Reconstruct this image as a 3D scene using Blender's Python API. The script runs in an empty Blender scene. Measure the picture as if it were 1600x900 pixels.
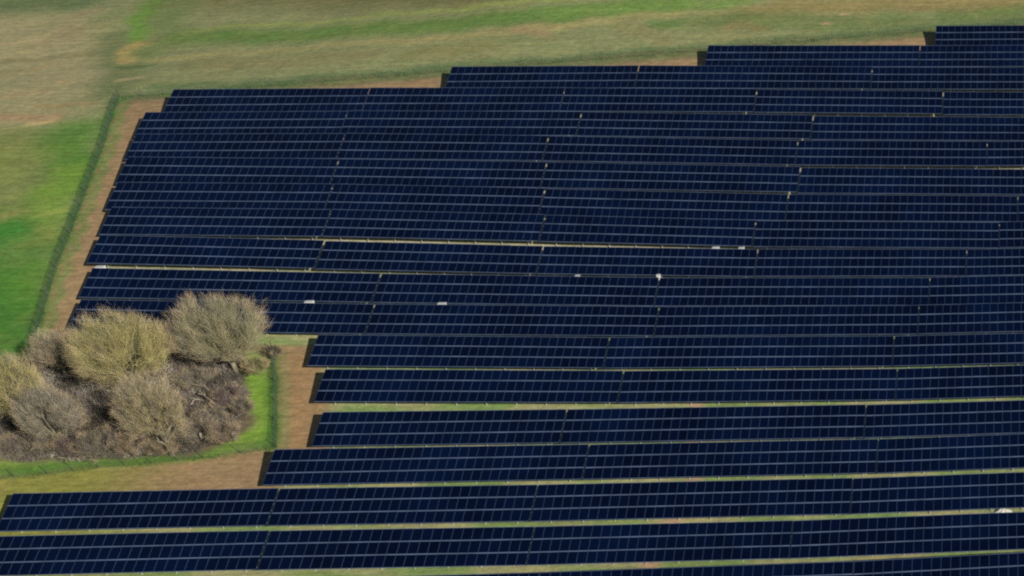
import bpy, math, random
import numpy as np
from mathutils import Vector, Matrix

# ------------------------------------------------------------------ surveyed site data (metres)
TREES = [(-106.7, 172.35, 10.26, 5.54, 0.8), (-115.82, 168.16, 10.81, 5.94, 0.8), (-125.24, 171.34, 6.43, 2.89, 0.8), (-125.41, 162.29, 9.88, 3.9, 0.8), (-120.33, 158.97, 8.45, 3.45, 0.8), (-108.61, 158.0, 10.54, 3.62, 0.8)]
TABLES = [(-2, -27.5, 34, 249.43, 28.591, -0.0183, 1.01), (-1, -62.56, 32, 243.66, 27.814, -0.0245, 1.0238), (-1, -29.69, 27, 243.66, 26.996, -0.0222, 1.01), (0, -99.57, 27, 237.33, 27.173, -0.0201, 1.0214), (0, -71.88, 34, 237.33, 26.599, -0.0317, 1.0318), (0, -36.69, 34, 237.33, 25.448, -0.0276, 1.01), (1, -137.15, 27, 230.82, 26.548, -0.0201, 1.0222), (1, -109.44, 27, 230.82, 25.994, -0.0267, 1.0316), (1, -81.48, 27, 230.82, 25.245, -0.0325, 1.0359), (1, -53.4, 27, 230.82, 24.327, -0.0366, 1.0272), (1, -25.55, 27, 230.82, 23.26, -0.0307, 1.01), (2, -138.29, 27, 223.99, 25.216, -0.0229, 1.0276), (2, -110.44, 32, 223.99, 24.614, -0.0325, 1.0209), (2, -77.66, 33, 223.99, 23.524, -0.0432, 1.0044), (2, -44.4, 34, 223.99, 22.04, -0.0355, 1.01), (3, -136.81, 27, 217.49, 23.987, -0.0275, 1.0359), (3, -108.73, 27, 217.49, 23.206, -0.0421, 1.0249), (3, -80.94, 34, 217.49, 22.015, -0.048, 1.0259), (3, -45.95, 27, 217.49, 20.308, -0.0366, 1.01), (3, -18.57, 27, 217.49, 19.348, -0.0243, 1.01), (4, -135.14, 27, 210.86, 22.734, -0.0412, 1.0185), (4, -107.53, 27, 210.86, 21.608, -0.0467, 1.024), (4, -79.77, 34, 210.86, 20.294, -0.0509, 1.0226), (4, -44.89, 34, 210.86, 18.48, -0.0395, 1.01), (5, -133.85, 27, 204.39, 21.279, -0.041, 1.0187), (5, -106.23, 27, 204.39, 20.156, -0.0545, 1.0186), (5, -78.62, 32, 204.39, 18.619, -0.0576, 1.0194), (5, -45.89, 31, 204.39, 16.697, -0.041, 1.026), (5, -13.97, 34, 204.39, 15.421, -0.0208, 1.01), (6, -132.04, 27, 198.3, 19.946, -0.0462, 1.0135), (6, -104.57, 27, 198.3, 18.679, -0.0606, 1.0087), (6, -77.22, 27, 198.3, 16.991, -0.0612, 1.02), (6, -49.57, 32, 198.3, 15.251, -0.0427, 1.0312), (6, -16.46, 27, 198.3, 13.897, -0.0211, 1.01), (7, -130.74, 27, 191.7, 18.517, -0.0624, 1.006), (7, -103.47, 27, 191.7, 16.795, -0.062, 1.0071), (7, -76.17, 27, 191.7, 15.091, -0.0526, 1.0216), (7, -48.47, 27, 191.7, 13.62, -0.0364, 1.0249), (7, -20.69, 27, 191.7, 12.642, -0.0198, 1.01), (8, -129.14, 34, 185.15, 16.685, -0.0591, 1.0106), (8, -94.67, 34, 185.15, 14.627, -0.0544, 1.0114), (8, -60.17, 34, 185.15, 12.723, -0.0384, 1.0228), (8, -25.28, 34, 185.15, 11.417, -0.0177, 1.01), (9, -127.93, 34, 178.79, 15.03, -0.058, 1.0068), (9, -93.59, 34, 178.79, 13.025, -0.0504, 1.0127), (9, -59.05, 32, 178.79, 11.268, -0.0346, 1.0198), (9, -26.3, 34, 178.79, 10.157, -0.0157, 1.01), (10, -98.27, 34, 172.29, 11.881, -0.0534, 1.0079), (10, -63.89, 34, 172.29, 10.052, -0.0372, 1.0224), (10, -29.02, 34, 172.29, 8.73, -0.0183, 1.01), (11, -95.28, 34, 165.54, 10.274, -0.0509, 1.0082), (11, -60.89, 32, 165.54, 8.511, -0.0362, 1.0201), (11, -28.14, 34, 165.54, 7.306, -0.0137, 1.01), (12, -93.25, 27, 158.06, 8.223, -0.0346, 1.0104), (12, -65.86, 34, 158.06, 7.256, -0.0296, 1.0153), (12, -31.23, 34, 158.06, 6.19, -0.0139, 1.01), (13, -96.16, 34, 151.3, 7.065, -0.0313, 1.0063), (13, -61.84, 32, 151.3, 5.966, -0.0279, 1.0159), (13, -29.22, 34, 151.3, 5.009, -0.0093, 1.01), (14, -120.33, 27, 144.23, 6.711, -0.0304, 1.0072), (14, -93.03, 27, 144.23, 5.853, -0.0359, 1.0036), (14, -65.82, 34, 144.23, 4.852, -0.0285, 1.0077), (14, -31.45, 34, 144.23, 3.826, -0.0107, 1.01), (15, -125.85, 34, 137.09, 5.735, -0.0307, 1.01), (15, -91.4, 26, 137.09, 4.626, -0.0378, 1.034), (15, -64.41, 27, 137.09, 3.593, -0.0284, 1.0048), (15, -37.17, 27, 137.09, 2.804, -0.0117, 1.01), (16, -127.2, 34, 129.37, 4.18, -0.0253, 1.01), (16, -92.75, 30, 129.37, 3.291, -0.0254, 1.0249), (16, -61.9, 31, 129.37, 2.49, -0.0168, 1.0338), (16, -29.74, 34, 129.37, 1.927, 0.0015, 1.01)]
FEATS = {'compound': [(-147.2, 239.0), (-142.3, 222.6), (-139.3, 210.5), (-136.9, 200.3), (-134.6, 189.8), (-131.7, 177.9), (-104.0, 176.8), (-101.4, 170.3), (-99.2, 163.5), (-97.9, 159.2), (-105.0, 157.3), (-115.5, 155.8), (-120.4, 154.8), (-128.8, 153.8), (-149.0, 150.3), (-139.6, 133.9), (14.5, 124.2), (29.6, 264.8), (-13.6, 259.3)], 'copse': [(-130.4, 157.0), (-126.5, 157.3), (-122.3, 156.8), (-116.9, 156.7), (-112.0, 157.9), (-106.8, 158.6), (-103.1, 159.9), (-103.3, 164.6), (-104.8, 170.3), (-106.4, 175.1), (-107.6, 177.0), (-127.3, 175.3), (-131.0, 174.1), (-138.4, 174.8)], 'lush': [(-163.0, 226.4), (-154.6, 230.6), (-145.9, 232.2), (-143.5, 221.1), (-134.7, 186.0), (-132.9, 176.6), (-139.0, 176.0)], 'strip': [(-106.7, 175.1), (-103.7, 176.7), (-97.8, 159.2), (-105.0, 157.3), (-115.5, 155.8), (-120.4, 154.8), (-128.9, 154.0), (-130.4, 157.0), (-116.9, 156.7), (-112.0, 157.9), (-106.8, 158.6), (-103.1, 160.1)], 'fence_left': [(-147.2, 239.0), (-142.3, 222.6), (-139.3, 210.5), (-136.9, 200.3), (-134.6, 189.8), (-131.7, 177.9)], 'fence_north': [(-147.2, 239.0), (-114.4, 243.3), (-102.6, 245.1), (-64.5, 250.7), (-29.7, 256.5), (-9.4, 260.0)], 'fence_right': [(-104.0, 176.7), (-101.4, 170.3), (-99.2, 163.5), (-97.9, 159.2)], 'fence_front': [(-97.9, 159.2), (-105.0, 157.3), (-115.5, 155.8), (-120.4, 154.8), (-127.0, 153.9)], 'fence_back': [(-131.7, 177.9), (-104.0, 176.7)], 'trench': [(-52.3, 166.5), (-50.0, 152.2), (-51.1, 145.2), (-52.2, 137.7)], 'strokes': [([(-186.0, 274.8), (-177.5, 268.1), (-165.1, 256.9), (-159.6, 240.7), (-163.7, 234.7)], 9, (160, 150, 114), 0.75), ([(-156.0, 226.2), (-153.1, 217.5), (-147.8, 210.5)], 4, (128, 128, 84), 0.6), ([(-187.5, 283.6), (-182.2, 285.4), (-176.4, 286.4)], 5, (88, 108, 72), 0.8), ([(-169.3, 266.6), (-170.9, 273.3), (-172.1, 280.2)], 2.2, (150, 138, 104), 0.7), ([(-181.6, 264.5), (-178.2, 265.6), (-173.4, 267.4)], 0.7, (168, 152, 114), 0.85), ([(-172.7, 249.8), (-170.6, 251.1), (-164.0, 254.4)], 0.6, (160, 146, 104), 0.8), ([(-163.1, 240.5), (-158.8, 242.4)], 0.8, (158, 138, 104), 0.7), ([(-159.8, 246.6), (-157.8, 246.6)], 0.5, (172, 150, 108), 0.8), ([(-163.1, 231.8), (-158.9, 232.2), (-153.7, 232.8)], 1.3, (158, 130, 100), 0.75), ([(-156.5, 230.9), (-153.0, 231.7)], 0.4, (180, 160, 112), 0.9), ([(-157.6, 236.8), (-149.9, 237.5)], 0.8, (150, 130, 90), 0.6), ([(-174.3, 258.0), (-168.6, 258.2), (-160.3, 259.1)], 1.0, (120, 116, 84), 0.6), ([(-161.2, 266.2), (-154.1, 254.2), (-149.0, 242.3)], 3, (98, 112, 72), 0.7), ([(-164.8, 288.4), (-158.9, 270.3), (-157.0, 265.1)], 1.7, (106, 140, 66), 0.95), ([(-156.1, 263.3), (-153.8, 256.3)], 1.6, (172, 152, 98), 0.9), ([(-150.8, 247.2), (-148.9, 247.3)], 0.7, (168, 152, 114), 0.8), ([(-153.4, 253.1), (-148.6, 252.7)], 0.5, (72, 104, 62), 0.8), ([(-158.1, 288.2), (-122.8, 280.5), (-104.1, 275.7)], 7, (110, 110, 72), 0.9), ([(-160.5, 284.6), (-152.9, 268.0), (-151.6, 259.3)], 3, (100, 120, 68), 0.6), ([(-149.0, 268.4), (-139.6, 268.9), (-131.3, 268.7), (-119.0, 269.2), (-105.5, 269.6), (-88.1, 270.9)], 0.9, (138, 148, 86), 0.9), ([(-149.2, 265.2), (-137.3, 263.3), (-125.2, 263.3), (-106.8, 263.0), (-86.8, 265.0), (-71.8, 267.2)], 3.2, (98, 126, 66), 0.95), ([(-92.2, 266.0), (-76.8, 266.4), (-61.5, 268.4)], 2.2, (112, 140, 74), 0.8), ([(-149.2, 255.1), (-141.1, 255.5), (-126.9, 256.9), (-115.0, 257.1), (-99.3, 258.2), (-89.9, 260.5), (-77.6, 262.7), (-64.1, 264.6)], 1.3, (150, 144, 98), 0.8), ([(-142.3, 251.7), (-124.6, 251.0), (-117.3, 252.3)], 2.4, (130, 126, 88), 0.7), ([(-109.6, 252.5), (-98.1, 253.4)], 2.0, (126, 124, 80), 0.7), ([(-94.2, 259.5), (-89.4, 257.7)], 1.4, (152, 132, 98), 0.7), ([(-77.1, 259.9), (-72.9, 256.3), (-70.6, 254.6)], 2.2, (130, 126, 88), 0.7), ([(-72.6, 260.2), (-69.6, 260.5)], 1.6, (92, 122, 66), 0.8), ([(-59.7, 263.0), (-51.8, 266.2), (-33.0, 267.5), (-2.9, 268.1)], 3.0, (140, 128, 84), 0.85), ([(-34.9, 264.6), (-18.0, 266.3)], 1.6, (142, 126, 88), 0.6), ([(-65.7, 261.8), (-44.9, 259.9), (-32.5, 260.3)], 3.0, (96, 116, 68), 0.7), ([(-26.3, 262.1), (-13.7, 263.8), (-3.0, 264.6)], 3.0, (92, 114, 64), 0.7), ([(-60.2, 259.3), (-54.9, 257.8)], 1.2, (128, 118, 80), 0.7), ([(-46.0, 260.4), (-44.9, 260.2)], 0.5, (176, 150, 116), 0.8), ([(-44.0, 263.5), (-43.2, 263.5)], 0.4, (190, 160, 130), 0.8), ([(-143.2, 242.8), (-129.3, 243.0), (-114.8, 244.6), (-103.1, 247.0), (-83.3, 248.7), (-65.1, 251.9), (-44.4, 254.8), (-30.2, 257.4), (-13.6, 260.0)], 1.4, (88, 112, 72), 0.7), ([(-146.0, 223.0), (-142.9, 210.5)], 3, (82, 122, 52), 0.9), ([(-153.7, 221.3), (-153.4, 217.2)], 4, (122, 132, 74), 0.8), ([(-143.5, 215.6), (-142.2, 208.9), (-141.1, 201.0)], 3, (112, 140, 60), 0.7), ([(-142.1, 204.9), (-140.0, 205.7), (-142.5, 204.1)], 0.6, (140, 150, 80), 0.6), ([(-147.1, 203.8), (-145.0, 204.4)], 1.2, (140, 132, 84), 0.7), ([(-144.2, 202.5), (-140.5, 199.5)], 2, (112, 118, 66), 0.6), ([(-146.6, 199.4), (-144.6, 200.7)], 3, (60, 118, 48), 0.9), ([(-141.1, 187.2), (-137.6, 185.9), (-134.4, 178.5)], 5, (66, 112, 46), 0.9), ([(-137.3, 192.3), (-135.4, 186.0)], 2.5, (78, 120, 48), 0.8)]}
SHRUBS = [(-124.02, 158.42, 4.23, 3.09, 0.05), (-115.35, 157.49, 5.34, 2.9, 0.05), (-118.13, 157.37, 4.01, 2.06, 0.05), (-110.26, 169.74, 2.57, 2.62, 0.05), (-105.11, 166.49, 4.14, 2.24, 0.05), (-106.47, 160.03, 4.14, 2.96, 0.05), (-103.58, 160.2, 3.09, 2.12, 0.05), (-110.25, 163.97, 3.34, 1.78, 0.05), (-102.98, 164.43, 4.3, 1.44, 0.05), (-109.22, 157.9, 3.32, 2.09, 0.05), (-103.18, 175.07, 2.44, 1.12, 0.05), (-112.53, 157.87, 3.56, 2.08, 0.05), (-106.4, 163.56, 3.16, 2.14, 0.05), (-125.16, 165.49, 3.4, 2.12, 0.05), (-104.17, 172.0, 3.12, 1.7, 0.05)]
LOGS = [[(-109.1, 167.6), (-106.5, 165.7)], [(-111.6, 169.2), (-108.1, 168.3)], [(-109.3, 165.7), (-108.0, 166.3)]]
STUMPS = [(-102.7, 160.5), (-106.2, 160.3), (-111.2, 158.6)]
CABS = [(-102.04, 184.75), (-86.16, 184.75), (-54.39, 197.9), (-51.02, 197.9), (-129.14, 191.3), (-71.03, 191.3), (-60.73, 191.3)]
HEAP = [(-14.8, 144.9)]
COEF = [2.21163, 0.88529, 1.15991, -0.01079, 4.5969, 0.34168, 1.19602, -1.72059, -0.0764, 0.01017, 0.03784, -0.59309, 0.59384, -0.07617]
ROWC = [(251.734, -26.68, -13.39, [-0.0438]), (245.966, -62.49, -13.36, [-0.0406, 0.0414]), (239.629, -99.77, -13.33, [0.0507, 0.0067, -0.0744, 0.0609]), (233.122, -136.75, -13.3, [0.0031, 0.2936, 0.0071, -0.3158]), (226.288, -137.9, -13.26, [0.0851, 0.1035, -0.4239, 0.1287, 0.2967, -0.1285]), (219.789, -136.91, -13.21, [0.0589, -0.0695, -0.1957, 0.2238, 0.1254]), (213.162, -135.85, -13.16, [0.0635, -0.0284, -0.275, 0.0994, 0.196, -0.1061]), (206.688, -123.94, -13.11, [0.022, -0.3784, -0.1025, 0.2973, -0.0077, -0.0165]), (200.6, -121.7, -13.05, [-0.0351, -0.5229, 0.0229, 0.3232, -0.0519, 0.0103]), (194.004, -130.7, -12.98, [-0.1586, -0.1547, 0.331, -0.0602, -0.039, 0.0733]), (187.453, -128.78, -12.91, [-0.0721, 0.0411, 0.1853, 0.0185, 0.0283, -0.0103]), (181.089, -121.93, -12.83, [-0.0268, 0.1974, 0.1512, 0.005, 0.0368, -0.0523]), (174.593, -98.19, -12.74, [0.0227, 0.1594, 0.0203, -0.1461, 0.0147]), (167.839, -95.29, -12.64, [0.0209, -0.0045, 0.0412, -0.0317]), (160.365, -93.05, -12.52, [0.118, 0.2425, -0.1684, -0.0303, -0.0103]), (153.599, -95.99, -12.4, [0.1742, 0.1457, -0.204, 0.0253]), (146.527, -120.24, -12.26, [0.0947, -0.0152, -0.0807, 0.0349, -0.1482, 0.0024]), (139.395, -117.68, -12.11, [-0.0277, -0.3074, 0.1159, 0.0144, -0.1507, 0.1241]), (131.672, -31.98, -11.93, [-0.0359])]
CAM = {'f': 2274.678925167131, 'pit': 0.6296271037239939, 'yaw': -0.08542821557962824, 'rol': -0.005479680253085287, 'H': 85.83873314645712, 'px': 1942.3629047785564, 'py': 1034.0277354953569, 'tau': 0.39622756126495684, 'h0': 0.6348000541169229}
SKY_STR, SUN_STR, DENOISE, FILTER = .056, 5.0, False, 2.2
CAB_SIZE = [(.95, .45, 1.25), (.9, .45, 1.25), (.85, .45, 1.15), (.65, .45, 1.15), (1.0, .5, 1.05), (.5, .4, 1.1), (.42, .4, 1.35)]

LM, PW, NHIGH = 1.69, 1.0, 3
LM_FAR = 1.765        # the upper rows carry slightly longer panels
TABLE_LIFT = {(7, 0): .06, (7, 3): .05, (1, 4): -.15, (1, 3): -.05, (2, 3): -.06, (4, 3): -.10, (5, 2): -.06, (10, 1): -.03}
ROW_LIFT = {6: .04, 7: -.03, 8: -.10, 9: -.05}
TAU = CAM['tau']
H0 = CAM['h0']
SUN_DIR = Vector((1.88, -1.72, 1.0)).normalized()
ALB = 1.13            # sunlit picture colour -> surface albedo

scene = bpy.context.scene
col = scene.collection
rng = np.random.default_rng(11)
random.seed(5)


# ------------------------------------------------------------------ helpers
def lin(c):
    return tuple(((v / 255) / 12.92 if v / 255 <= .04045 else ((v / 255 + .055) / 1.055) ** 2.4) for v in c)


def tag(o, label=None, cat=None, group=None, kind=None):
    for k, v in (('label', label), ('category', cat), ('group', group), ('kind', kind)):
        if v:
            o[k] = v
    return o


def mesh_np(name, verts, faces, mat, parent=None, smooth=False, colors=None):
    """verts (n,3) array, faces: list of tuples or (m,k) array"""
    me = bpy.data.meshes.new(name)
    me.from_pydata(verts.tolist() if hasattr(verts, 'tolist') else verts, [],
                   faces.tolist() if hasattr(faces, 'tolist') else faces)
    if colors is not None:
        at = me.color_attributes.new('tone', 'FLOAT_COLOR', 'POINT')
        c4 = np.ones((len(me.vertices), 4), np.float32)
        c4[:, :3] = colors
        at.data.foreach_set('color', c4.ravel())
    if smooth:
        me.polygons.foreach_set('use_smooth', [True] * len(me.polygons))
    for m in (mat if isinstance(mat, (list, tuple)) else [mat]):
        me.materials.append(m)
    me.update()
    o = bpy.data.objects.new(name, me)
    col.objects.link(o)
    if parent is not None:
        o.parent = parent
    return o


def empty(name, loc, rot=(0, 0, 0)):
    o = bpy.data.objects.new(name, None)
    o.empty_display_size = .3
    o.location = loc
    o.rotation_euler = rot
    col.objects.link(o)
    return o


class MB:
    """collects shapes into one mesh"""
    def __init__(self):
        self.v, self.f, self.c = [], [], []

    def add(self, vs, fs, c=None):
        b = len(self.v)
        self.v += [tuple(p) for p in vs]
        self.f += [tuple(i + b for i in f) for f in fs]
        if c is not None:
            self.c += [c] * len(vs)

    def box(self, x0, x1, y0, y1, z0, z1, M=None):
        vs = [Vector(p) for p in ((x0, y0, z0), (x1, y0, z0), (x1, y1, z0), (x0, y1, z0),
                                  (x0, y0, z1), (x1, y0, z1), (x1, y1, z1), (x0, y1, z1))]
        if M is not None:
            vs = [M @ p for p in vs]
        self.add(vs, [(0, 3, 2, 1), (4, 5, 6, 7), (0, 1, 5, 4), (1, 2, 6, 5), (2, 3, 7, 6), (3, 0, 4, 7)])

    def bar(self, p, q, w, h=None):
        """square bar from p to q"""
        p, q = Vector(p), Vector(q)
        h = h or w
        d = (q - p).normalized()
        s = d.cross(Vector((0, 0, 1)))
        s = Vector((1, 0, 0)) if s.length < 1e-4 else s.normalized()
        u = s.cross(d)
        vs = [e + s * (a * w / 2) + u * (b * h / 2) for e in (p, q) for a, b in ((-1, -1), (1, -1), (1, 1), (-1, 1))]
        self.add(vs, [(0, 3, 2, 1), (4, 5, 6, 7), (0, 1, 5, 4), (1, 2, 6, 5), (2, 3, 7, 6), (3, 0, 4, 7)])

    def tube(self, pts, radii, sides=6, cap=True, c=None):
        b = len(self.v)
        n = len(pts)
        pts = [Vector(p) for p in pts]
        for i, p in enumerate(pts):
            d = (pts[min(i + 1, n - 1)] - pts[max(i - 1, 0)]).normalized()
            s = d.cross(Vector((.13, .21, 1)) if abs(d.z) < .95 else Vector((1, .2, 0))).normalized()
            u = s.cross(d)
            for k in range(sides):
                a = 2 * math.pi * k / sides
                self.v.append(tuple(p + (s * math.cos(a) + u * math.sin(a)) * radii[i]))
                if c is not None:
                    self.c.append(c)
        for i in range(n - 1):
            for k in range(sides):
                k2 = (k + 1) % sides
                self.f.append((b + i * sides + k, b + i * sides + k2, b + (i + 1) * sides + k2, b + (i + 1) * sides + k))
        if cap:
            self.f.append(tuple(b + k for k in reversed(range(sides))))
            self.f.append(tuple(b + (n - 1) * sides + k for k in range(sides)))

    def build(self, name, mat, parent=None, smooth=False):
        return mesh_np(name, self.v, self.f, mat, parent, smooth, np.array(self.c) if self.c else None)


# ------------------------------------------------------------------ materials
def new_mat(name):
    m = bpy.data.materials.new(name)
    m.use_nodes = True
    nt = m.node_tree
    return m, nt, nt.nodes['Principled BSDF']


def node(nt, kind, **kw):
    n = nt.nodes.new(kind)
    for k, v in kw.items():
        if k in n.inputs:
            n.inputs[k].default_value = v
        else:
            setattr(n, k, v)
    return n


def mixc(nt, fac, a, b, blend='MIX'):
    n = nt.nodes.new('ShaderNodeMix')
    n.data_type = 'RGBA'
    n.blend_type = blend
    for sock, v in ((n.inputs[0], fac), (n.inputs[6], a), (n.inputs[7], b)):
        if hasattr(v, 'is_output'):
            nt.links.new(v, sock)
        else:
            sock.default_value = v if not isinstance(v, tuple) else (*v[:3], 1)
    return n.outputs[2]


def ramp(nt, val, lo, hi, a=0., b=1.):
    n = nt.nodes.new('ShaderNodeMapRange')
    n.inputs['From Min'].default_value = lo
    n.inputs['From Max'].default_value = hi
    n.inputs['To Min'].default_value = a
    n.inputs['To Max'].default_value = b
    nt.links.new(val, n.inputs['Value'])
    return n.outputs[0]


def noise(nt, co, scale, detail=4., rough=.6, stretch=None):
    n = node(nt, 'ShaderNodeTexNoise', Scale=scale, Detail=detail, Roughness=rough)
    if stretch:
        mp = nt.nodes.new('ShaderNodeMapping')
        mp.inputs['Scale'].default_value = stretch[0]
        mp.inputs['Rotation'].default_value = (0, 0, stretch[1])
        nt.links.new(co, mp.inputs['Vector'])
        co = mp.outputs[0]
    nt.links.new(co, n.inputs['Vector'])
    return n.outputs['Fac']


def ground_material():
    m, nt, bs = new_mat('field_ground')
    geo = nt.nodes.new('ShaderNodeNewGeometry')
    P = geo.outputs['Position']
    at = node(nt, 'ShaderNodeAttribute', attribute_name='tone')
    c = at.outputs['Color']
    # large soft patches drifting towards dry straw or deeper green
    n_big = noise(nt, P, .16, 3, .55)
    c = mixc(nt, ramp(nt, n_big, .48, .72, 0, .35), c, mixc(nt, .5, c, tuple(v * ALB for v in lin((160, 138, 96)))))
    n_mid = noise(nt, P, .55, 4, .6, ((.45, 1.0, 1.0), .06))
    # yellowish and bluish tufts a metre or two across
    n_y = noise(nt, P, .42, 5, .65)
    c = mixc(nt, ramp(nt, n_y, .46, .66, 0, .38), c, mixc(nt, 1.0, c, (1.2, 1.13, .98), 'MULTIPLY'))
    n_fine = noise(nt, P, 5.5, 3, .7, ((.5, 1., 1.), .03))
    c = mixc(nt, 1.0, c, ramp(nt, n_fine, .25, .75, .80, 1.20), 'MULTIPLY')
    c = mixc(nt, ramp(nt, n_mid, .5, .78, 0, .3), c, mixc(nt, 1.0, c, (.55, .78, .5), 'MULTIPLY'))
    # mown / drilled streaks running along the field
    n_st = noise(nt, P, .9, 3, .55, ((.12, 1.1, 1.0), -.05))
    c = mixc(nt, ramp(nt, n_st, .5, .8, 0, .45), c, mixc(nt, 1.0, c, (1.3, 1.22, 1.12), 'MULTIPLY'))
    n_ln = noise(nt, P, 1.6, 2, .5, ((.035, 1.4, 1.0), -.13))
    c = mixc(nt, 1.0, c, ramp(nt, n_ln, .3, .7, .90, 1.12), 'MULTIPLY')
    n_f = noise(nt, P, 1.3, 5, .62, ((.7, 1.1, 1.), 0.))
    v = ramp(nt, n_f, .25, .75, .74, 1.26)
    c = mixc(nt, 1.0, c, v, 'MULTIPLY')
    n_s = noise(nt, P, 1.7, 2, .5)
    c = mixc(nt, ramp(nt, n_s, .66, .74, 0, .5), c, mixc(nt, 1.0, c, (1.5, 1.4, 1.2), 'MULTIPLY'))
    nt.links.new(c, bs.inputs['Base Color'])
    bs.inputs['Roughness'].default_value = .95
    bs.inputs['Specular IOR Level'].default_value = .1
    bp = node(nt, 'ShaderNodeBump', Strength=.35, Distance=.3)
    nt.links.new(n_f, bp.inputs['Height'])
    nt.links.new(bp.outputs[0], bs.inputs['Normal'])
    return m


def cell_material():
    m, nt, bs = new_mat('solar_cells')
    oi = nt.nodes.new('ShaderNodeObjectInfo')
    geo = nt.nodes.new('ShaderNodeNewGeometry')
    c = mixc(nt, oi.outputs['Random'], CELL_A, CELL_B)
    nz = noise(nt, geo.outputs['Position'], .12, 2, .5)
    c = mixc(nt, ramp(nt, nz, .4, .7, 0, .55), c, CELL_C)  # broad lighter blue drift, uneven sky sheen painted into the cells
    nt.links.new(c, bs.inputs['Base Color'])
    bs.inputs['Roughness'].default_value = .16
    bs.inputs['IOR'].default_value = 1.42
    return m


CELL_A = (.0003, .0020, .0125)
CELL_B = (.0006, .0032, .0185)
CELL_C = (.0013, .0072, .036)


def plain(name, rgb, rough=.6, metal=0., vary=.15, scale=3.):
    m, nt, bs = new_mat(name)
    geo = nt.nodes.new('ShaderNodeNewGeometry')
    nz = noise(nt, geo.outputs['Position'], scale, 4, .6)
    c = mixc(nt, 1.0, rgb, ramp(nt, nz, .2, .8, 1 - vary, 1 + vary), 'MULTIPLY')
    nt.links.new(c, bs.inputs['Base Color'])
    bs.inputs['Roughness'].default_value = rough
    bs.inputs['Metallic'].default_value = metal
    return m


def tone_mat(name, vary=.35, scale=.9):
    m, nt, bs = new_mat(name)
    at = node(nt, 'ShaderNodeAttribute', attribute_name='tone')
    geo = nt.nodes.new('ShaderNodeNewGeometry')
    nz = noise(nt, geo.outputs['Position'], scale, 4, .65)
    c = mixc(nt, 1.0, at.outputs['Color'], ramp(nt, nz, .25, .75, 1 - vary, 1 + vary), 'MULTIPLY')
    nt.links.new(c, bs.inputs['Base Color'])
    bs.inputs['Roughness'].default_value = .85
    bs.inputs['Specular IOR Level'].default_value = .15
    return m


M_GROUND = ground_material()
M_CELL = cell_material()
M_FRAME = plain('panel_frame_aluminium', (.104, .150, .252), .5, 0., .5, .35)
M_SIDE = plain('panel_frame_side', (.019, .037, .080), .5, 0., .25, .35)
M_BACK = plain('panel_backsheet', (.35, .36, .36), .7, 0., .05)
M_STEEL = plain('galvanised_steel', (.50, .52, .53), .45, .25, .12, 5.)
M_WIRE = plain('coated_fence_wire', (.055, .105, .065), .6, 0., .2, 4.)
M_TIMBER = plain('weathered_post', (.07, .075, .055), .85, 0., .25, 6.)
M_BARK = plain('lichen_bark', (.22, .20, .14), .9, 0., .4, 2.5)
M_TWIG = tone_mat('bare_twigs')
M_SCRUB = tone_mat('tangled_scrub', .4, .7)
M_DEAD = plain('bleached_dead_wood', (.33, .29, .23), .85, 0., .25, 4.)
M_WHITE = plain('white_cabinet_paint', (.66, .67, .67), .4, 0., .04, 3.)
M_GREYBOX = plain('grey_cabinet_trim', (.25, .26, .27), .5, 0., .1, 3.)
M_CHALK = plain('chalk_spoil', (.58, .57, .53), .95, 0., .12, 5.)


# ------------------------------------------------------------------ terrain
def z0(x, y):
    X, Y = x / 60., (y - 110) / 60.
    T = (Y, X, X * X, X * Y, Y * Y, X ** 3, X * X * Y, X * Y * Y, Y ** 3, X ** 4, X ** 3 * Y, X * X * Y * Y, X * Y ** 3, Y ** 4)
    return sum(c * t for c, t in zip(COEF, T))


RC_Y = np.array([r[0] for r in ROWC])[::-1]


def terr(x, y):
    x = np.atleast_1d(np.asarray(x, float))
    y = np.atleast_1d(np.asarray(y, float))
    xc, yc = np.clip(x, -128, -3), np.clip(y, 128, 254)
    gx = np.clip(z0(xc + .5, yc) - z0(xc - .5, yc), -.12, .12)
    gy = np.clip(z0(xc, yc + .5) - z0(xc, yc - .5), -.05, .2)
    z = z0(xc, yc) + gx * np.tanh((x - xc) / 40) * 40 + gy * np.tanh((y - yc) / 300) * 300
    C = []
    for _, lo, hi, cs in ROWC:
        s = (np.clip(x, lo, hi) - lo) / max(hi - lo, 1) * 2 - 1
        C.append(sum(c * s ** i for i, c in enumerate(cs)))
    C = np.stack(C, 0)[::-1]
    i = np.clip(np.searchsorted(RC_Y, y) - 1, 0, len(RC_Y) - 2)
    t = np.clip((y - RC_Y[i]) / (RC_Y[i + 1] - RC_Y[i]), 0, 1)
    j = np.arange(len(x))
    c = C[i, j] * (1 - t) + C[i + 1, j] * t
    out = np.maximum(0, np.maximum(y - RC_Y[-1] - 3, RC_Y[0] - 3 - y))
    return z + c * np.exp(-(out / 12.) ** 2)


def tz(x, y):
    return float(terr(x, y)[0])


def inside(poly, x, y):
    r = np.zeros(x.shape, bool)
    n = len(poly)
    for i in range(n):
        (x1, y1), (x2, y2) = poly[i], poly[(i + 1) % n]
        c = ((y1 > y) != (y2 > y)) & (x < (x2 - x1) * (y - y1) / ((y2 - y1) or 1e-9) + x1)
        r ^= c
    return r


def pdist(line, x, y):
    dmin = np.full(x.shape, 1e9)
    for (x1, y1), (x2, y2) in zip(line[:-1], line[1:]):
        vx, vy = x2 - x1, y2 - y1
        t = np.clip(((x - x1) * vx + (y - y1) * vy) / (vx * vx + vy * vy + 1e-9), 0, 1)
        dmin = np.minimum(dmin, np.hypot(x - x1 - t * vx, y - y1 - t * vy))
    return dmin


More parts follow.
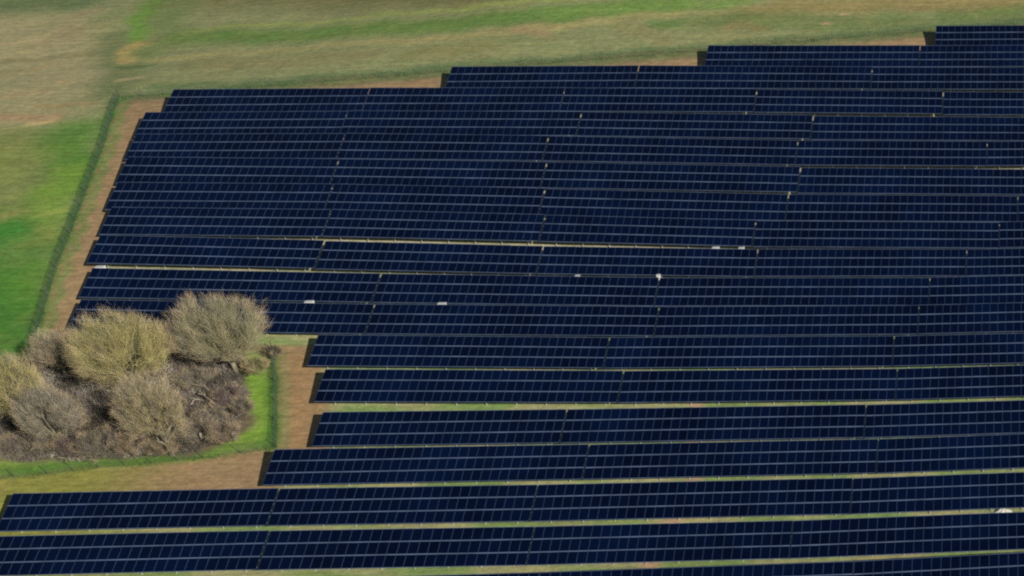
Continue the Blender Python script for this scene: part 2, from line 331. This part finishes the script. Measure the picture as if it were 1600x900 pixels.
def soft(poly, x, y, w):
    """1 well inside the polygon, 0 well outside, soft over w metres"""
    dd = pdist(list(poly) + [poly[0]], x, y)
    sd = np.where(inside(poly, x, y), dd, -dd)
    return np.clip(sd / w + .5, 0, 1)


def sm(v):
    v = np.clip(v, 0, 1)
    return v * v * (3 - 2 * v)


def build_ground():
    xs = np.concatenate([-np.geomspace(1600, 262, 14), np.arange(-250, 32, .6), np.geomspace(40, 1600, 18)])
    ys = np.concatenate([-np.geomspace(800, 20, 10), np.linspace(0, 112, 18), np.arange(118, 312, .6), np.geomspace(320, 2600, 22)])
    X, Y = np.meshgrid(xs, ys)
    x, y = X.ravel(), Y.ravel()
    z = terr(x, y)
    # small natural unevenness
    wob = (np.sin(x * .71 + 1.3 * np.sin(y * .23)) * np.sin(y * .63 + 1.1 * np.sin(x * .31))) * .04
    z = z + wob
    C = np.zeros((len(x), 3))

    def put(rgb, a):
        C[:] = C * (1 - a[:, None]) + np.array(lin(rgb))[None] * a[:, None]
    one = np.ones(len(x))
    put((131, 136, 95), one)
    # wavy coordinates so painted edges are never straight
    wx = x + 1.1 * np.sin(y * .37 + .5) + .6 * np.sin(y * .93 + x * .21)
    wy = y + .8 * np.sin(x * .29 + 1.7) + .5 * np.sin(x * .77 + y * .17)
    put((90, 122, 60), sm(soft(FEATS['lush'], wx, wy, 5)))
    for line, w, rgb, o in FEATS['strokes']:
        ln = line if len(line) > 1 else [line[0], (line[0][0] + .3, line[0][1])]
        dd = pdist(ln, x * .35 + wx * .65, y * .35 + wy * .65)
        put(rgb, o * sm(1.15 - dd / (w * 1.5)))
    # grass outside the fence round the copse
    put((112, 144, 58), sm(soft(FEATS['strip'], wx, wy, 2.0)))
    put((78, 122, 48), .75 * sm(1.3 - pdist(FEATS['fence_front'], x, y) / 2.6) * (~inside(FEATS['compound'], x, y)))
    put((92, 84, 72), sm(soft(FEATS['copse'], wx, wy, 1.6)))
    # fenced compound : bare brown service strip, greener between the rows
    comp = sm(soft(FEATS['compound'], x * .8 + wx * .2, y * .8 + wy * .2, 1.2))
    put((144, 121, 92), comp)
    left = {}
    for k, x0, n, yy, zz, s, pw in TABLES:
        left[k] = min(left.get(k, 1e9), x0)
    arr = np.zeros(len(x))
    for k, xl in left.items():
        yy = [t[3] for t in TABLES if t[0] == k][0]
        xn = left.get(k + 1, xl)
        a = sm((x - xl) / 2.2 - .1) * np.where(x > xn - .5, sm((y - yy + 3.2) / 1.0), sm((y - yy + 1.3) / .8)) * sm((yy + 5.6 - y) / 1.0)
        arr = np.maximum(arr, a)
    far = sm((y - 185) / 12)
    put((120, 142, 88), comp * arr)
    put((158, 152, 118), comp * arr * .75 * sm(.5 + 1.2 * np.sin(x * .33 + 2 * np.sin(y * .4)) * np.sin(y * .9 + x * .13)))
    put((160, 156, 134), comp * arr * far * .8)
    # sandy wear seen here and there in the aisles
    put((170, 142, 120), comp * .85 * sm(1.4 - pdist(FEATS['trench'], x, y) / 1.1))
    # greener, less worn ground at the foot of the copse
    g = sm((-104 - x) / 14) * sm((160 - y) / 4)
    put((128, 132, 62), comp * g * .85)
    put((150, 118, 84), comp * .6 * sm(1.2 - pdist([(-101.5, 174), (-96.5, 160)], x, y) / 3.0))
    # rank grass along the fences; left and right bands include painted fence shadow
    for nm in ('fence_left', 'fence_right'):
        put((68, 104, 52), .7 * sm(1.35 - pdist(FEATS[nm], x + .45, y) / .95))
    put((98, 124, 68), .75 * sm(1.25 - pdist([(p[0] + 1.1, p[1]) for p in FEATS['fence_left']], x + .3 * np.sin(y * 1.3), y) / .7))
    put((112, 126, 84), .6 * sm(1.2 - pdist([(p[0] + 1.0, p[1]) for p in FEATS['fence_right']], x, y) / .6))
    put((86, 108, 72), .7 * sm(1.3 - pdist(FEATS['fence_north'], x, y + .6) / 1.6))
    C *= ALB
    V = np.stack([x, y, z], 1)
    nx, ny = len(xs), len(ys)
    ii = np.arange(nx * ny).reshape(ny, nx)
    F = np.stack([ii[:-1, :-1], ii[:-1, 1:], ii[1:, 1:], ii[1:, :-1]], -1).reshape(-1, 4)
    cx, cy = x[F].mean(1), y[F].mean(1)
    track = inside(FEATS['compound'], cx, cy) & (arr[F].mean(1) < .3) & (cx > -150) & (cx < 10) & (cy > 126) & (cy < 262)
    for name, sel in (('ground', ~track), ('dirt_track', track)):
        f = F[sel]
        u, inv = np.unique(f, return_inverse=True)
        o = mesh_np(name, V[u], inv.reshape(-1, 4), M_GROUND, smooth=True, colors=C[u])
        tag(o, kind='structure')


build_ground()

# ------------------------------------------------------------------ solar tables
ORD = ['first', 'second', 'third', 'fourth', 'fifth', 'sixth', 'seventh', 'eighth', 'ninth', 'tenth', 'eleventh', 'twelfth',
       'thirteenth', 'fourteenth', 'fifteenth', 'sixteenth', 'seventeenth', 'eighteenth', 'nineteenth']


def panel_mesh(l):
    w, t = PW - .004, .038
    fx, fy = FRX, FRY
    v = [(0, 0, 0), (w, 0, 0), (w, l, 0), (0, l, 0), (0, 0, t), (w, 0, t), (w, l, t), (0, l, t),
         (fx, fy, t), (w - fx, fy, t), (w - fx, l - fy, t), (fx, l - fy, t),
         (fx, fy, t - .004), (w - fx, fy, t - .004), (w - fx, l - fy, t - .004), (fx, l - fy, t - .004)]
    f = [(0, 3, 2, 1), (0, 1, 5, 4), (1, 2, 6, 5), (2, 3, 7, 6), (3, 0, 4, 7),
         (4, 5, 9, 8), (5, 6, 10, 9), (6, 7, 11, 10), (7, 4, 8, 11),
         (8, 9, 13, 12), (9, 10, 14, 13), (10, 11, 15, 14), (11, 8, 12, 15), (12, 13, 14, 15)]
    me = bpy.data.meshes.new('solar_panel')
    me.from_pydata(v, [], f)
    for m in (M_CELL, M_FRAME, M_BACK, M_SIDE):
        me.materials.append(m)
    for i, p in enumerate(me.polygons):
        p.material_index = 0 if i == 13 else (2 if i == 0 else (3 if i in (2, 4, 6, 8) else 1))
    return me


FRX, FRY = .030, .050
ME_PANEL = panel_mesh(LM)
ME_PANEL_FAR = panel_mesh(LM_FAR)
cT, sT = math.cos(TAU), math.sin(TAU)


def leg_mesh():
    """one support: front post, rear post, sloping rafter and brace"""
    b = MB()
    yf, yr = .95, 3.75
    zf, zr = (yf / cT) * sT - .13, (yr / cT) * sT - .13
    b.box(-.05, .05, yf - .04, yf + .04, -2.0, zf)
    b.box(-.05, .05, yr - .04, yr + .04, -3.2, zr)
    b.bar((0, .25, .25 * sT / cT - .10), (0, 4.45, 4.45 * sT / cT - .10), .06, .09)
    b.bar((.03, yr, zr - .9), (.03, 2.2, 2.2 * sT / cT - .14), .05)
    return b


ME_LEG = leg_mesh().build('support_leg', M_STEEL).data
bpy.data.objects.remove(bpy.data.objects['support_leg'])


def rails_mesh(n):
    b = MB()
    M = Matrix.Rotation(TAU, 4, 'X')
    for j in range(NHIGH):
        for q in (.38, 1.27):
            s = -.12 + j * 1.71 + q
            b.box(.0, n * PW - .02, s - .03, s + .03, -.075, -.004, M)
    return b.build('mounting_rails', M_STEEL).data


RAILS = {}
rows = sorted({t[0] for t in TABLES}, reverse=True)
count = {}
tot = {k: sum(1 for t in TABLES if t[0] == k) for k in rows}
jit = random.Random(3)
for k, x0, n, yy, zz, slope, pw in TABLES:
    idx = count.get(k, 0)
    count[k] = idx + 1
    r = rows.index(k)
    lm, me = (LM_FAR, ME_PANEL_FAR) if k <= 5 else (LM, ME_PANEL)
    s0 = (4.99 - (3 * lm + .04)) * (.62 if k <= 5 else 1)
    zz += ROW_LIFT.get(k, 0) + TABLE_LIFT.get((k, idx), 0)
    tab = empty('solar_table', (x0, yy, zz + jit.uniform(-.012, .012)), (jit.uniform(-.006, .006), -math.atan(slope), 0))
    place = 'leftmost' if idx == 0 else ('rightmost' if idx == tot[k] - 1 else ORD[idx] + ' from the left')
    rown = 'the frontmost row' if r == 0 else ('the farthest row' if r == len(rows) - 1 else f'the {ORD[r]} row from the front')
    if tot[k] == 1:
        lab = 'dark blue solar table alone in the short farthest row beside the field'
    else:
        lab = f'dark blue solar table, {place} in {rown}'
    tag(tab, lab, 'solar table', 'rows of ground mounted solar tables')
    for j in range(NHIGH):
        s = s0 + j * (lm + .02)
        for i in range(n):
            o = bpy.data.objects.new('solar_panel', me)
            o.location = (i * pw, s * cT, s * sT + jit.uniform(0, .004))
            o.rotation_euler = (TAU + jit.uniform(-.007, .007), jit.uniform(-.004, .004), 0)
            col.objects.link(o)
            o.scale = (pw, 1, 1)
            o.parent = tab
    if n not in RAILS:
        RAILS[n] = rails_mesh(n)
        bpy.data.objects.remove([o for o in bpy.data.objects if o.data == RAILS[n]][0])
    o = bpy.data.objects.new('mounting_rails', RAILS[n])
    o.scale = (pw, 1, 1)
    col.objects.link(o)
    o.parent = tab
    nl = max(2, round(n * pw / 3.4))
    for q in range(nl):
        o = bpy.data.objects.new('support_leg', ME_LEG)
        o.location = (n * pw * (q + .5) / nl, 0, 0)
        col.objects.link(o)
        o.parent = tab


# ------------------------------------------------------------------ fences
def fence(name, line, label, step=3.0, height=1.15, wire=.007, vs=.1):
    pts = [Vector((x, y, 0)) for x, y in line]
    out, acc = [], 0.
    for a, b in zip(pts[:-1], pts[1:]):
        ln = (b - a).length
        n = max(1, round(ln / step))
        out += [a.lerp(b, i / n) for i in range(n)]
    out.append(pts[-1])
    for p in out:
        p.z = tz(p.x, p.y)
    root = empty(name, out[0])
    o0 = out[0]
    tag(root, label, 'fence')
    for p in out:
        b = MB()
        q = p - o0
        b.tube([q + Vector((0, 0, -.3)), q + Vector((0, 0, height + .12))], [.04, .035], 7)
        b.build('fence_post', M_TIMBER, root)
    b = MB()
    for a, c in zip(out[:-1], out[1:]):
        a, c = a - o0, c - o0
        for i in range(9):
            h = Vector((0, 0, .06 + (height - .06) * (i / 8) ** 1.15))
            b.bar(a + h, c + h, wire * (1.6 if i in (0, 8) else 1))
        ln = (c - a).length
        m = int(ln / vs)
        for i in range(1, m):
            p = a.lerp(c, i / m)
            b.bar(p + Vector((0, 0, .05)), p + Vector((0, 0, height)), wire)
    b.build('wire_mesh', M_WIRE, root)
    return root


fence('wire_fence', FEATS['fence_left'], 'dark green wire mesh fence between the bright green field and the brown track')
fence('wire_fence', FEATS['fence_north'], 'long wire mesh fence behind the farthest panel rows, below the stubble field', wire=.009, vs=.2)
fence('wire_fence', FEATS['fence_right'], 'short dark wire mesh fence between the grass beside the copse and the track')
fence('wire_fence', FEATS['fence_front'], 'wire mesh fence on the near side of the copse, above the front rows', wire=.007, vs=.25)
fence('wire_fence', FEATS['fence_back'], 'wire mesh fence mostly hidden behind the bare trees', wire=.008, vs=.2)

# ------------------------------------------------------------------ trees
OCHRE, OLIVE, GREYB, DARK, MAUVE, TAN = [np.array(lin(c)) for c in
                                        ((182, 172, 110), (146, 145, 106), (148, 143, 130), (70, 64, 54), (122, 108, 110), (170, 152, 122))]


def unit(v):
    return v / (np.linalg.norm(v, axis=-1, keepdims=True) + 1e-9)


def bend(p, q, lift, n, r):
    t = np.linspace(0, 1, n)[:, None]
    mid = (p + q) / 2 + np.array([0, 0, -lift]) + r.normal(0, .12, 3) * np.linalg.norm(q - p) * .3
    return (1 - t) ** 2 * p + 2 * t * (1 - t) * mid + t * t * q


def make_tree(root, h, R, bot, seed, palette, ntw=15000, limbs=11, tw=.0125, shrub=False):
    r = np.random.default_rng(seed)
    rz = (h - bot) / 2
    cz = bot + rz
    ctr = np.array([0, 0, cz])
    sc = np.array([R, R, rz])
    wood = MB()
    ga = 2.39996
    lump = r.uniform(0, 6.28, 6)

    def edge(dv):
        """uneven outline: distance of the crown surface in direction dv (unit, in crown units)"""
        az, el = np.arctan2(dv[..., 1], dv[..., 0]), np.arcsin(np.clip(dv[..., 2], -1, 1))
        amp = 1.0 if not shrub else 2.2
        return 1 + amp * (.09 * np.sin(3 * az + lump[0] + 2 * el) + .07 * np.sin(5 * az + lump[1]) * np.cos(3 * el + lump[2]) + .05 * np.sin(9 * az + 4 * el + lump[3]))

    fork = np.array([0, 0, bot * .5 + .10 * h if not shrub else .05])
    if not shrub:
        wood.tube([(0, 0, -.3), (.05, 0, fork[2] * .5), tuple(fork)], [.034 * h, .027 * h, .024 * h], 8)
    # limbs rise steeply from the fork and open out
    LP = []
    for i in range(limbs):
        u = (i + .5) / limbs
        sz = -.25 + 1.2 * u
        az = i * ga + r.normal(0, .25)
        cr = math.sqrt(max(0, 1 - min(1, sz * sz)))
        k = r.uniform(.60, .78)
        tip = ctr + np.array([math.cos(az) * cr, math.sin(az) * cr, sz * .95]) * sc * k
        P = bend(fork, tip, .09 * h, 7, r)
        P[1:-1] += r.normal(0, .018 * h, (5, 3))
        r0 = (.0115 if not shrub else .007) * h * r.uniform(.8, 1.2)
        wood.tube(P, [r0 * (1 - .75 * t) for t in np.linspace(0, 1, 7)], 6)
        LP.append(P)
    LP = np.concatenate([p[2:] for p in LP])
    # branches reach out evenly to the crown surface
    nb = 110 if not shrub else 45
    ends, outw = [], []
    for i in range(nb):
        sz = -.55 + 1.53 * (i + .5) / nb
        az = i * ga + r.normal(0, .12)
        cr = math.sqrt(max(0, 1 - sz * sz))
        dv = np.array([math.cos(az) * cr, math.sin(az) * cr, sz])
        tip = ctr + dv * sc * edge(dv) * r.uniform(.72, .93)
        tip[2] = max(tip[2], .3)
        # start from a limb point that lies inwards and below
        want = ctr + dv * sc * .42 + np.array([0, 0, -.14 * h])
        j = np.argsort(np.linalg.norm(LP - want, axis=1))[r.integers(0, 3)]
        Q = bend(LP[j], tip, .025 * h, 5, r)
        wood.tube(Q, [(.0042 if not shrub else .003) * h * (1 - .75 * t_) for t_ in np.linspace(0, 1, 5)], 4, cap=False)
        for s in range(7):
            t2 = r.uniform(.25, 1.)
            c0 = Q[min(4, int(t2 * 4 + .5))] + r.normal(0, .035 * R, 3)
            ends.append(c0)
            d2 = unit(unit((c0 - ctr + np.array([0, 0, .45 * rz])) / sc) * .8 + r.normal(0, .38, 3) + np.array([0, 0, .28]))
            outw.append(d2)
    wood.build('trunk' if not shrub else 'stems', M_BARK, root, smooth=True)
    ends, outw = np.array(ends), np.array(outw)
    ne = len(ends)
    k = r.integers(0, ne, ntw)
    ln = r.uniform(.4, 1., ntw) * (.28 * R if not shrub else .36 * R)
    st = ends[k] + outw[k] * (r.uniform(0, .9, ntw) * .16 * R)[:, None] + r.normal(0, .045 * R, (ntw, 3))
    d = unit(outw[k] + r.normal(0, .36 if not shrub else .7, (ntw, 3)) + np.array([0, 0, .2]))
    tip = st + d * ln[:, None]
    # keep twigs above the ground and within a ragged outline
    q = (tip - np.array([0, 0, cz])) / np.array([R, R, rz])
    m = np.linalg.norm(q, axis=1)
    keep = (m < edge(q / m[:, None]) * r.uniform(.90, 1.10, ntw)) & (tip[:, 2] > .1)
    st, d, tip, ln, k = st[keep], d[keep], tip[keep], ln[keep], k[keep]
    n = len(st)
    side = unit(np.cross(d, r.normal(0, 1, (n, 3))))
    w = (tw * r.uniform(.6, 1.4, n))[:, None]
    mid = st + d * (ln * .5)[:, None] + r.normal(0, .05, (n, 3)) * ln[:, None]
    V = np.stack([st - side * w * .5, st + side * w * .5, mid + side * w * .42, mid - side * w * .42, tip], 1).reshape(-1, 3)
    b = np.arange(n)[:, None] * 5
    F4 = (b + np.array([[0, 1, 2, 3]])).tolist()
    F3 = (b + np.array([[3, 2, 4]])).tolist()
    # tone by clump: lichen yellow to grey, with the sunlit side painted yellower
    cl = r.random(ne)[k]
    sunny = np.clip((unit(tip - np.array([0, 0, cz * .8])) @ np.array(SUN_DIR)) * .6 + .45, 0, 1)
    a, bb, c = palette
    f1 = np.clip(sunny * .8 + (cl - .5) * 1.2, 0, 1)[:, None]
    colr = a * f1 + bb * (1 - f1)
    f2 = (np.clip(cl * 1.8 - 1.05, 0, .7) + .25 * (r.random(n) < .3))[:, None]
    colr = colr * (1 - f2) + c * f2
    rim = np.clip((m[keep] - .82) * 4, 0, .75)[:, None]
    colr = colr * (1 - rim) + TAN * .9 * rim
    inner = .62 + .38 * np.clip((m[keep] - .35) / .5, 0, 1)[:, None]       # shade painted in: twigs darken towards the middle of the crown
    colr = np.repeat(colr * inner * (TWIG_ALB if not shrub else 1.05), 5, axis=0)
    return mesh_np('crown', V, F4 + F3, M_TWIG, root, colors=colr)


TWIG_ALB = 1.38
kinds = [
    ('broad bare olive tree beside the corner of the track', (OLIVE * 1.1, GREYB * .8, DARK), 10500, 14),
    ('largest bare tree, yellow with lichen, behind the middle of the copse', (OCHRE, OLIVE * .9, DARK), 11500, 14),
    ('small tan twiggy tree at the back left of the copse by the fence', (TAN, GREYB, DARK), 4200, 9),
    ('yellowish bare tree cut by the left edge', (OCHRE, OLIVE, DARK), 8000, 12),
    ('grey brown bare tree in front of the yellow tree on the left', (GREYB, GREYB * .7, DARK), 6800, 10),
    ('tall thin brown tree in the middle of the copse nearest the front rows', (OCHRE * .55 + TAN * .35, GREYB * .85, DARK), 7000, 11),
]
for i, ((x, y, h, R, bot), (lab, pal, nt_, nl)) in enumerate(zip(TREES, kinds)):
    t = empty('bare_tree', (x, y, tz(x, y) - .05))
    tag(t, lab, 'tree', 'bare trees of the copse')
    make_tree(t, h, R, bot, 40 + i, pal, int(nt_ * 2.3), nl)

shrub_labels = [
    'brown bush at the front left edge of the copse', 'grey bush at the front of the copse below the yellow tree',
    'low mauve bush in the front left part of the copse', 'pale grey bush under the olive tree by the fallen branches',
    'pinkish brown bush at the right edge of the copse', 'grey bush at the front right of the copse',
    'low bush at the right front corner of the copse by the pale stump', 'dark bush in the middle of the copse beside the thin brown tree',
    'mauve grey bush against the grass strip on the right', 'low brown bush below the thin brown tree',
    'small grey bush at the top of the short fence', 'brown bush in the front middle of the copse',
    'grey bush between the fallen branches', 'grey bush between the two yellow trees on the left', 'tan bush below the olive tree near the short fence']
spal = [(GREYB, MAUVE * .8, DARK), (GREYB * .9, GREYB * .6, DARK), (MAUVE, MAUVE * .7, DARK), (GREYB * 1.1, GREYB * .7, DARK),
        (MAUVE * 1.1, MAUVE * .8, DARK), (GREYB, GREYB * .7, DARK), (TAN * .8, MAUVE, DARK), (DARK * 1.6, DARK, DARK),
        (MAUVE, GREYB * .7, DARK), (TAN * .8, GREYB * .7, DARK), (GREYB * .7, DARK * 1.3, DARK), (TAN * .8, MAUVE * .8, DARK),
        (GREYB, GREYB * .7, DARK), (GREYB, GREYB * .7, DARK), (TAN, OLIVE, DARK)]
for i, ((x, y, h, R, bot), lab) in enumerate(zip(SHRUBS, shrub_labels)):
    t = empty('bare_shrub', (x, y, tz(x, y) - .05))
    tag(t, lab, 'shrub', 'leafless bushes of the copse')
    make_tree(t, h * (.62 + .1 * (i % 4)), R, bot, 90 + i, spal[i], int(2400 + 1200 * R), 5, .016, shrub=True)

# bramble and dead stalks covering the floor of the copse
cp = np.array(FEATS['copse'])
n = 60000
px = rng.uniform(cp[:, 0].min(), cp[:, 0].max(), n)
py = rng.uniform(cp[:, 1].min(), cp[:, 1].max(), n)
k = inside(FEATS['copse'], px + .5 * np.sin(py * 1.3), py + .5 * np.sin(px * 1.1))
px, py = px[k], py[k]
n = len(px)
clump = np.sin(px * .9 + 1.2 * np.sin(py * .5)) * np.sin(py * 1.1 + np.sin(px * .7))
base = np.stack([px, py, terr(px, py) - .03], 1)
d = unit(rng.normal(0, .8, (n, 3)) + np.array([0, 0, .75]))
d[:, 2] = np.abs(d[:, 2])
base[:, 2] += rng.uniform(0, .7, n) * np.clip(.55 + .6 * clump, .1, 1)
ln = rng.uniform(.25, .9, n)[:, None]
side = unit(np.cross(d, rng.normal(0, 1, (n, 3)))) * rng.uniform(.012, .04, n)[:, None]
V = np.stack([base - side, base + side, base + d * ln], 1).reshape(-1, 3)
F = np.arange(n * 3).reshape(-1, 3)
pick = rng.random(n)[:, None]
cc = np.where(pick < .4, GREYB, np.where(pick < .68, MAUVE, np.where(pick < .82, DARK * 1.4, np.where(pick < .93, TAN * .8, OLIVE))))
clump2 = np.sin(px * .45 + 2 + np.sin(py * .6)) * np.sin(py * .52 + 1.5 * np.sin(px * .33))
cc = cc * .7 + cc.mean(axis=1, keepdims=True) * np.array([.31, .30, .29])
cc = cc * (0.78 + .22 * clump[:, None] + .38 * clump2[:, None]) * 1.12
o = mesh_np('undergrowth', V, F, M_SCRUB, colors=np.repeat(cc, 3, axis=0))
tag(o, 'tangled grey and mauve bramble stalks covering the floor of the copse', 'undergrowth', kind='stuff')


def rough_grass(lines, label):
    vs, cs = [], []
    r = np.random.default_rng(77)
    for line, dx, width, dens, hgt in lines:
        for (x1, y1), (x2, y2) in zip(line[:-1], line[1:]):
            ln = math.hypot(x2 - x1, y2 - y1)
            m = int(ln * dens)
            t_ = r.random(m)
            off = r.normal(0, width, m)
            nx_, ny_ = -(y2 - y1) / ln, (x2 - x1) / ln
            x, y = x1 + (x2 - x1) * t_ + nx_ * off + dx, y1 + (y2 - y1) * t_ + ny_ * off
            b_ = np.stack([x, y, terr(x, y) - .02], 1)
            dd = unit(r.normal(0, .35, (m, 3)) + np.array([.05, .0, 1.]))
            hh = (hgt * r.uniform(.4, 1.1, m) * (.7 + .4 * np.sin(t_ * ln * 1.7) * np.sin(t_ * ln * .6 + 1)))[:, None]
            sd = unit(np.cross(dd, r.normal(0, 1, (m, 3)))) * r.uniform(.012, .03, m)[:, None]
            vs.append(np.stack([b_ - sd, b_ + sd, b_ + dd * hh], 1).reshape(-1, 3))
            tone = np.array(lin((66, 106, 52)))[None] * r.uniform(.7, 1.3, m)[:, None] + np.array(lin((130, 126, 80)))[None] * (r.random(m) < .12)[:, None] * .6
            cs.append(np.repeat(tone, 3, axis=0))
    V_, C_ = np.concatenate(vs), np.concatenate(cs)
    o_ = mesh_np('rough_grass', V_, np.arange(len(V_)).reshape(-1, 3), M_SCRUB, colors=C_)
    tag(o_, label, 'grass', kind='stuff')


rough_grass([(FEATS['fence_left'], -.2, .22, 110, .36), (FEATS['fence_right'], -.2, .22, 120, .34), (FEATS['fence_front'], .1, .3, 60, .35),
             (FEATS['fence_north'], 0, .45, 60, .4)], 'dark green rank grass growing along the foot of the wire fences')


# fallen branches and stumps
def fallen(line, rad, label, seed):
    r = random.Random(seed)
    (x1, y1), (x2, y2) = line
    root_z = tz(x1, y1)
    b = MB()
    pts, rr = [], []
    for i in range(7):
        t = i / 6
        x, y = x1 + (x2 - x1) * t, y1 + (y2 - y1) * t
        pts.append((x - x1 + r.uniform(-.12, .12), y - y1 + r.uniform(-.12, .12), tz(x, y) - root_z + .55 + .45 * math.sin(t * 3) + r.uniform(-.05, .05)))
        rr.append(rad * (1 - .6 * t))
    b.tube(pts, rr, 7)
    for i in (3, 5):
        p = Vector(pts[i])
        q = p + Vector((r.uniform(-.5, .5), r.uniform(-.4, .4), r.uniform(.1, .4)))
        b.tube([p, (p + q) / 2 + Vector((0, 0, .1)), q], [rad * .4, rad * .3, rad * .12], 5)
    o = b.build('fallen_branch', M_DEAD, smooth=True)
    o.location = (x1, y1, root_z)
    tag(o, label, 'branch', 'fallen branches in the copse')


fallen(LOGS[0], .17, 'thickest pale fallen branch lying in the right half of the copse', 1)
fallen(LOGS[1], .09, 'thin pale fallen branch just behind the thickest one', 2)
fallen(LOGS[2], .08, 'short grey fallen branch lying in front of the thickest one', 3)
for i, ((x, y), lab) in enumerate(zip(STUMPS, ('pale broken stump at the right front corner of the copse', 'small pale stump among the grey bushes at the front',
                                               'low stump at the foot of the thin brown tree'))):
    b = MB()
    s = (.8, .5, .5)[i]
    b.tube([(0, 0, -.1), (.03, .02, .35 * s + .1), (.08, 0, .9 * s + .1), (.12, .04, 1.1 * s + .1)], [.34 * s, .27 * s, .25 * s, .16 * s], 9)
    b.tube([(.08, 0, .6 * s), (.35 * s, .1, 1.2 * s)], [.10 * s, .05 * s], 6)
    o = b.build('tree_stump', M_DEAD, smooth=True)
    o.location = (x, y, tz(x, y) + (.5 if i else .25))
    tag(o, lab, 'stump')

# ------------------------------------------------------------------ white inverter cabinets in the aisles
cab_labels = ['white cabinet in the aisle just right of the olive tree crown',
              'white cabinet in the same aisle, farther right from the olive tree',
              'left one of two white cabinets close together in the middle aisle',
              'right one of two white cabinets close together in the middle aisle',
              'white cabinet at the left end of a row beside the brown track',
              'small pale cabinet barely showing in the middle of the array',
              'tiny bright white cabinet seen at a gap between two tables near the centre']
for i, ((x, y), lab) in enumerate(zip(CABS, cab_labels)):
    w, dp, h = CAB_SIZE[i]
    t = empty('inverter_cabinet', (x, y, tz(x, y)))
    tag(t, lab, 'cabinet', 'white cabinets in the aisles')
    b = MB()
    b.box(-w / 2, w / 2, -dp / 2, dp / 2, .18, h)
    b.build('body', M_WHITE, t)
    b = MB()
    b.box(-w / 2 - .04, w / 2 + .04, -dp / 2 - .06, dp / 2 + .04, h + .002, h + .05)
    b.build('roof', M_WHITE, t)
    b = MB()
    b.box(-w / 2 + .06, -.012, -dp / 2 - .022, -dp / 2 - .002, .26, h - .06)
    b.box(.012, w / 2 - .06, -dp / 2 - .022, -dp / 2 - .002, .26, h - .06)
    b.build('door', M_WHITE, t)
    b = MB()
    b.box(-w / 2 + .05, w / 2 - .05, -dp / 2 + .05, dp / 2 - .05, -.15, .178)
    b.build('plinth', M_GREYBOX, t)

# chalk heap in the near aisle on the right
hx, hy = HEAP[0]
nu, nv = 28, 9
vs, fs = [(0, 0, .34)], []
for j in range(1, nv):
    rr = j / (nv - 1)
    for i in range(nu):
        a = 2 * math.pi * i / nu
        e = 1 + .22 * math.sin(3 * a + 1) + .14 * math.sin(7 * a + rr * 4)
        z = .36 * (1 - rr) ** .8 * (1 + .45 * math.sin(5 * a + 6 * rr)) - .05 * rr
        vs.append((math.cos(a) * rr * 1.15 * e, math.sin(a) * rr * .55 * e, z))
for i in range(nu):
    fs.append((0, 1 + i, 1 + (i + 1) % nu))
for j in range(nv - 2):
    for i in range(nu):
        a, b_ = 1 + j * nu + i, 1 + j * nu + (i + 1) % nu
        fs.append((a, a + nu, b_ + nu, b_))
o = mesh_np('chalk_heap', vs, fs, M_CHALK, smooth=False)
o.location = (hx, hy, tz(hx, hy))
tag(o, 'bright white heap of chalk in the aisle near the right edge', 'chalk heap')

# ------------------------------------------------------------------ light
world = bpy.data.worlds.new('World')
scene.world = world
world.use_nodes = True
wt = world.node_tree
bg = wt.nodes['Background']
sky = wt.nodes.new('ShaderNodeTexSky')
sky.sky_type = 'NISHITA'
sky.sun_disc = False
el = math.asin(SUN_DIR.z)
sky.sun_elevation = el
sky.sun_rotation = math.atan2(SUN_DIR.x, SUN_DIR.y)
sky.air_density = 1.0
sky.dust_density = .6
sky.ozone_density = 1.5
wt.links.new(sky.outputs[0], bg.inputs[0])
bg.inputs[1].default_value = SKY_STR
sl = bpy.data.lights.new('sun', 'SUN')
sl.energy = SUN_STR
sl.angle = math.radians(.5)
sl.color = (1., .93, .82)
so = bpy.data.objects.new('sun', sl)
so.rotation_euler = SUN_DIR.to_track_quat('Z', 'Y').to_euler()
so.location = (60, -60, 120)
col.objects.link(so)

# ------------------------------------------------------------------ camera (crop of a wider aerial frame -> lens shift)
cam = bpy.data.cameras.new('camera')
co = bpy.data.objects.new('camera', cam)
col.objects.link(co)
scene.camera = co
cam.sensor_width = 36
cam.lens = CAM['f'] / 1600 * 36
cam.shift_x = (800 - CAM['px']) / 1600
cam.shift_y = (CAM['py'] - 450) / 1600
cam.clip_start = 1
cam.clip_end = 6000
yw, pt, rl = CAM['yaw'], CAM['pit'], CAM['rol']
fwd = Vector((-math.sin(yw), math.cos(yw), 0))
right = Vector((math.cos(yw), math.sin(yw), 0))
up = Vector((0, 0, 1))
f2 = fwd * math.cos(pt) - up * math.sin(pt)
u2 = up * math.cos(pt) + fwd * math.sin(pt)
r3 = right * math.cos(rl) + u2 * math.sin(rl)
u3 = u2 * math.cos(rl) - right * math.sin(rl)
M = Matrix((r3, u3, -f2)).transposed().to_4x4()
M.translation = Vector((0, 0, CAM['H']))
co.matrix_world = M

scene.view_settings.view_transform = 'Standard'
scene.view_settings.look = 'None'
scene.view_settings.exposure = 0
scene.cycles.max_bounces = 5
scene.cycles.use_denoising = DENOISE
scene.cycles.pixel_filter_type = 'BLACKMAN_HARRIS'
scene.cycles.filter_width = FILTER
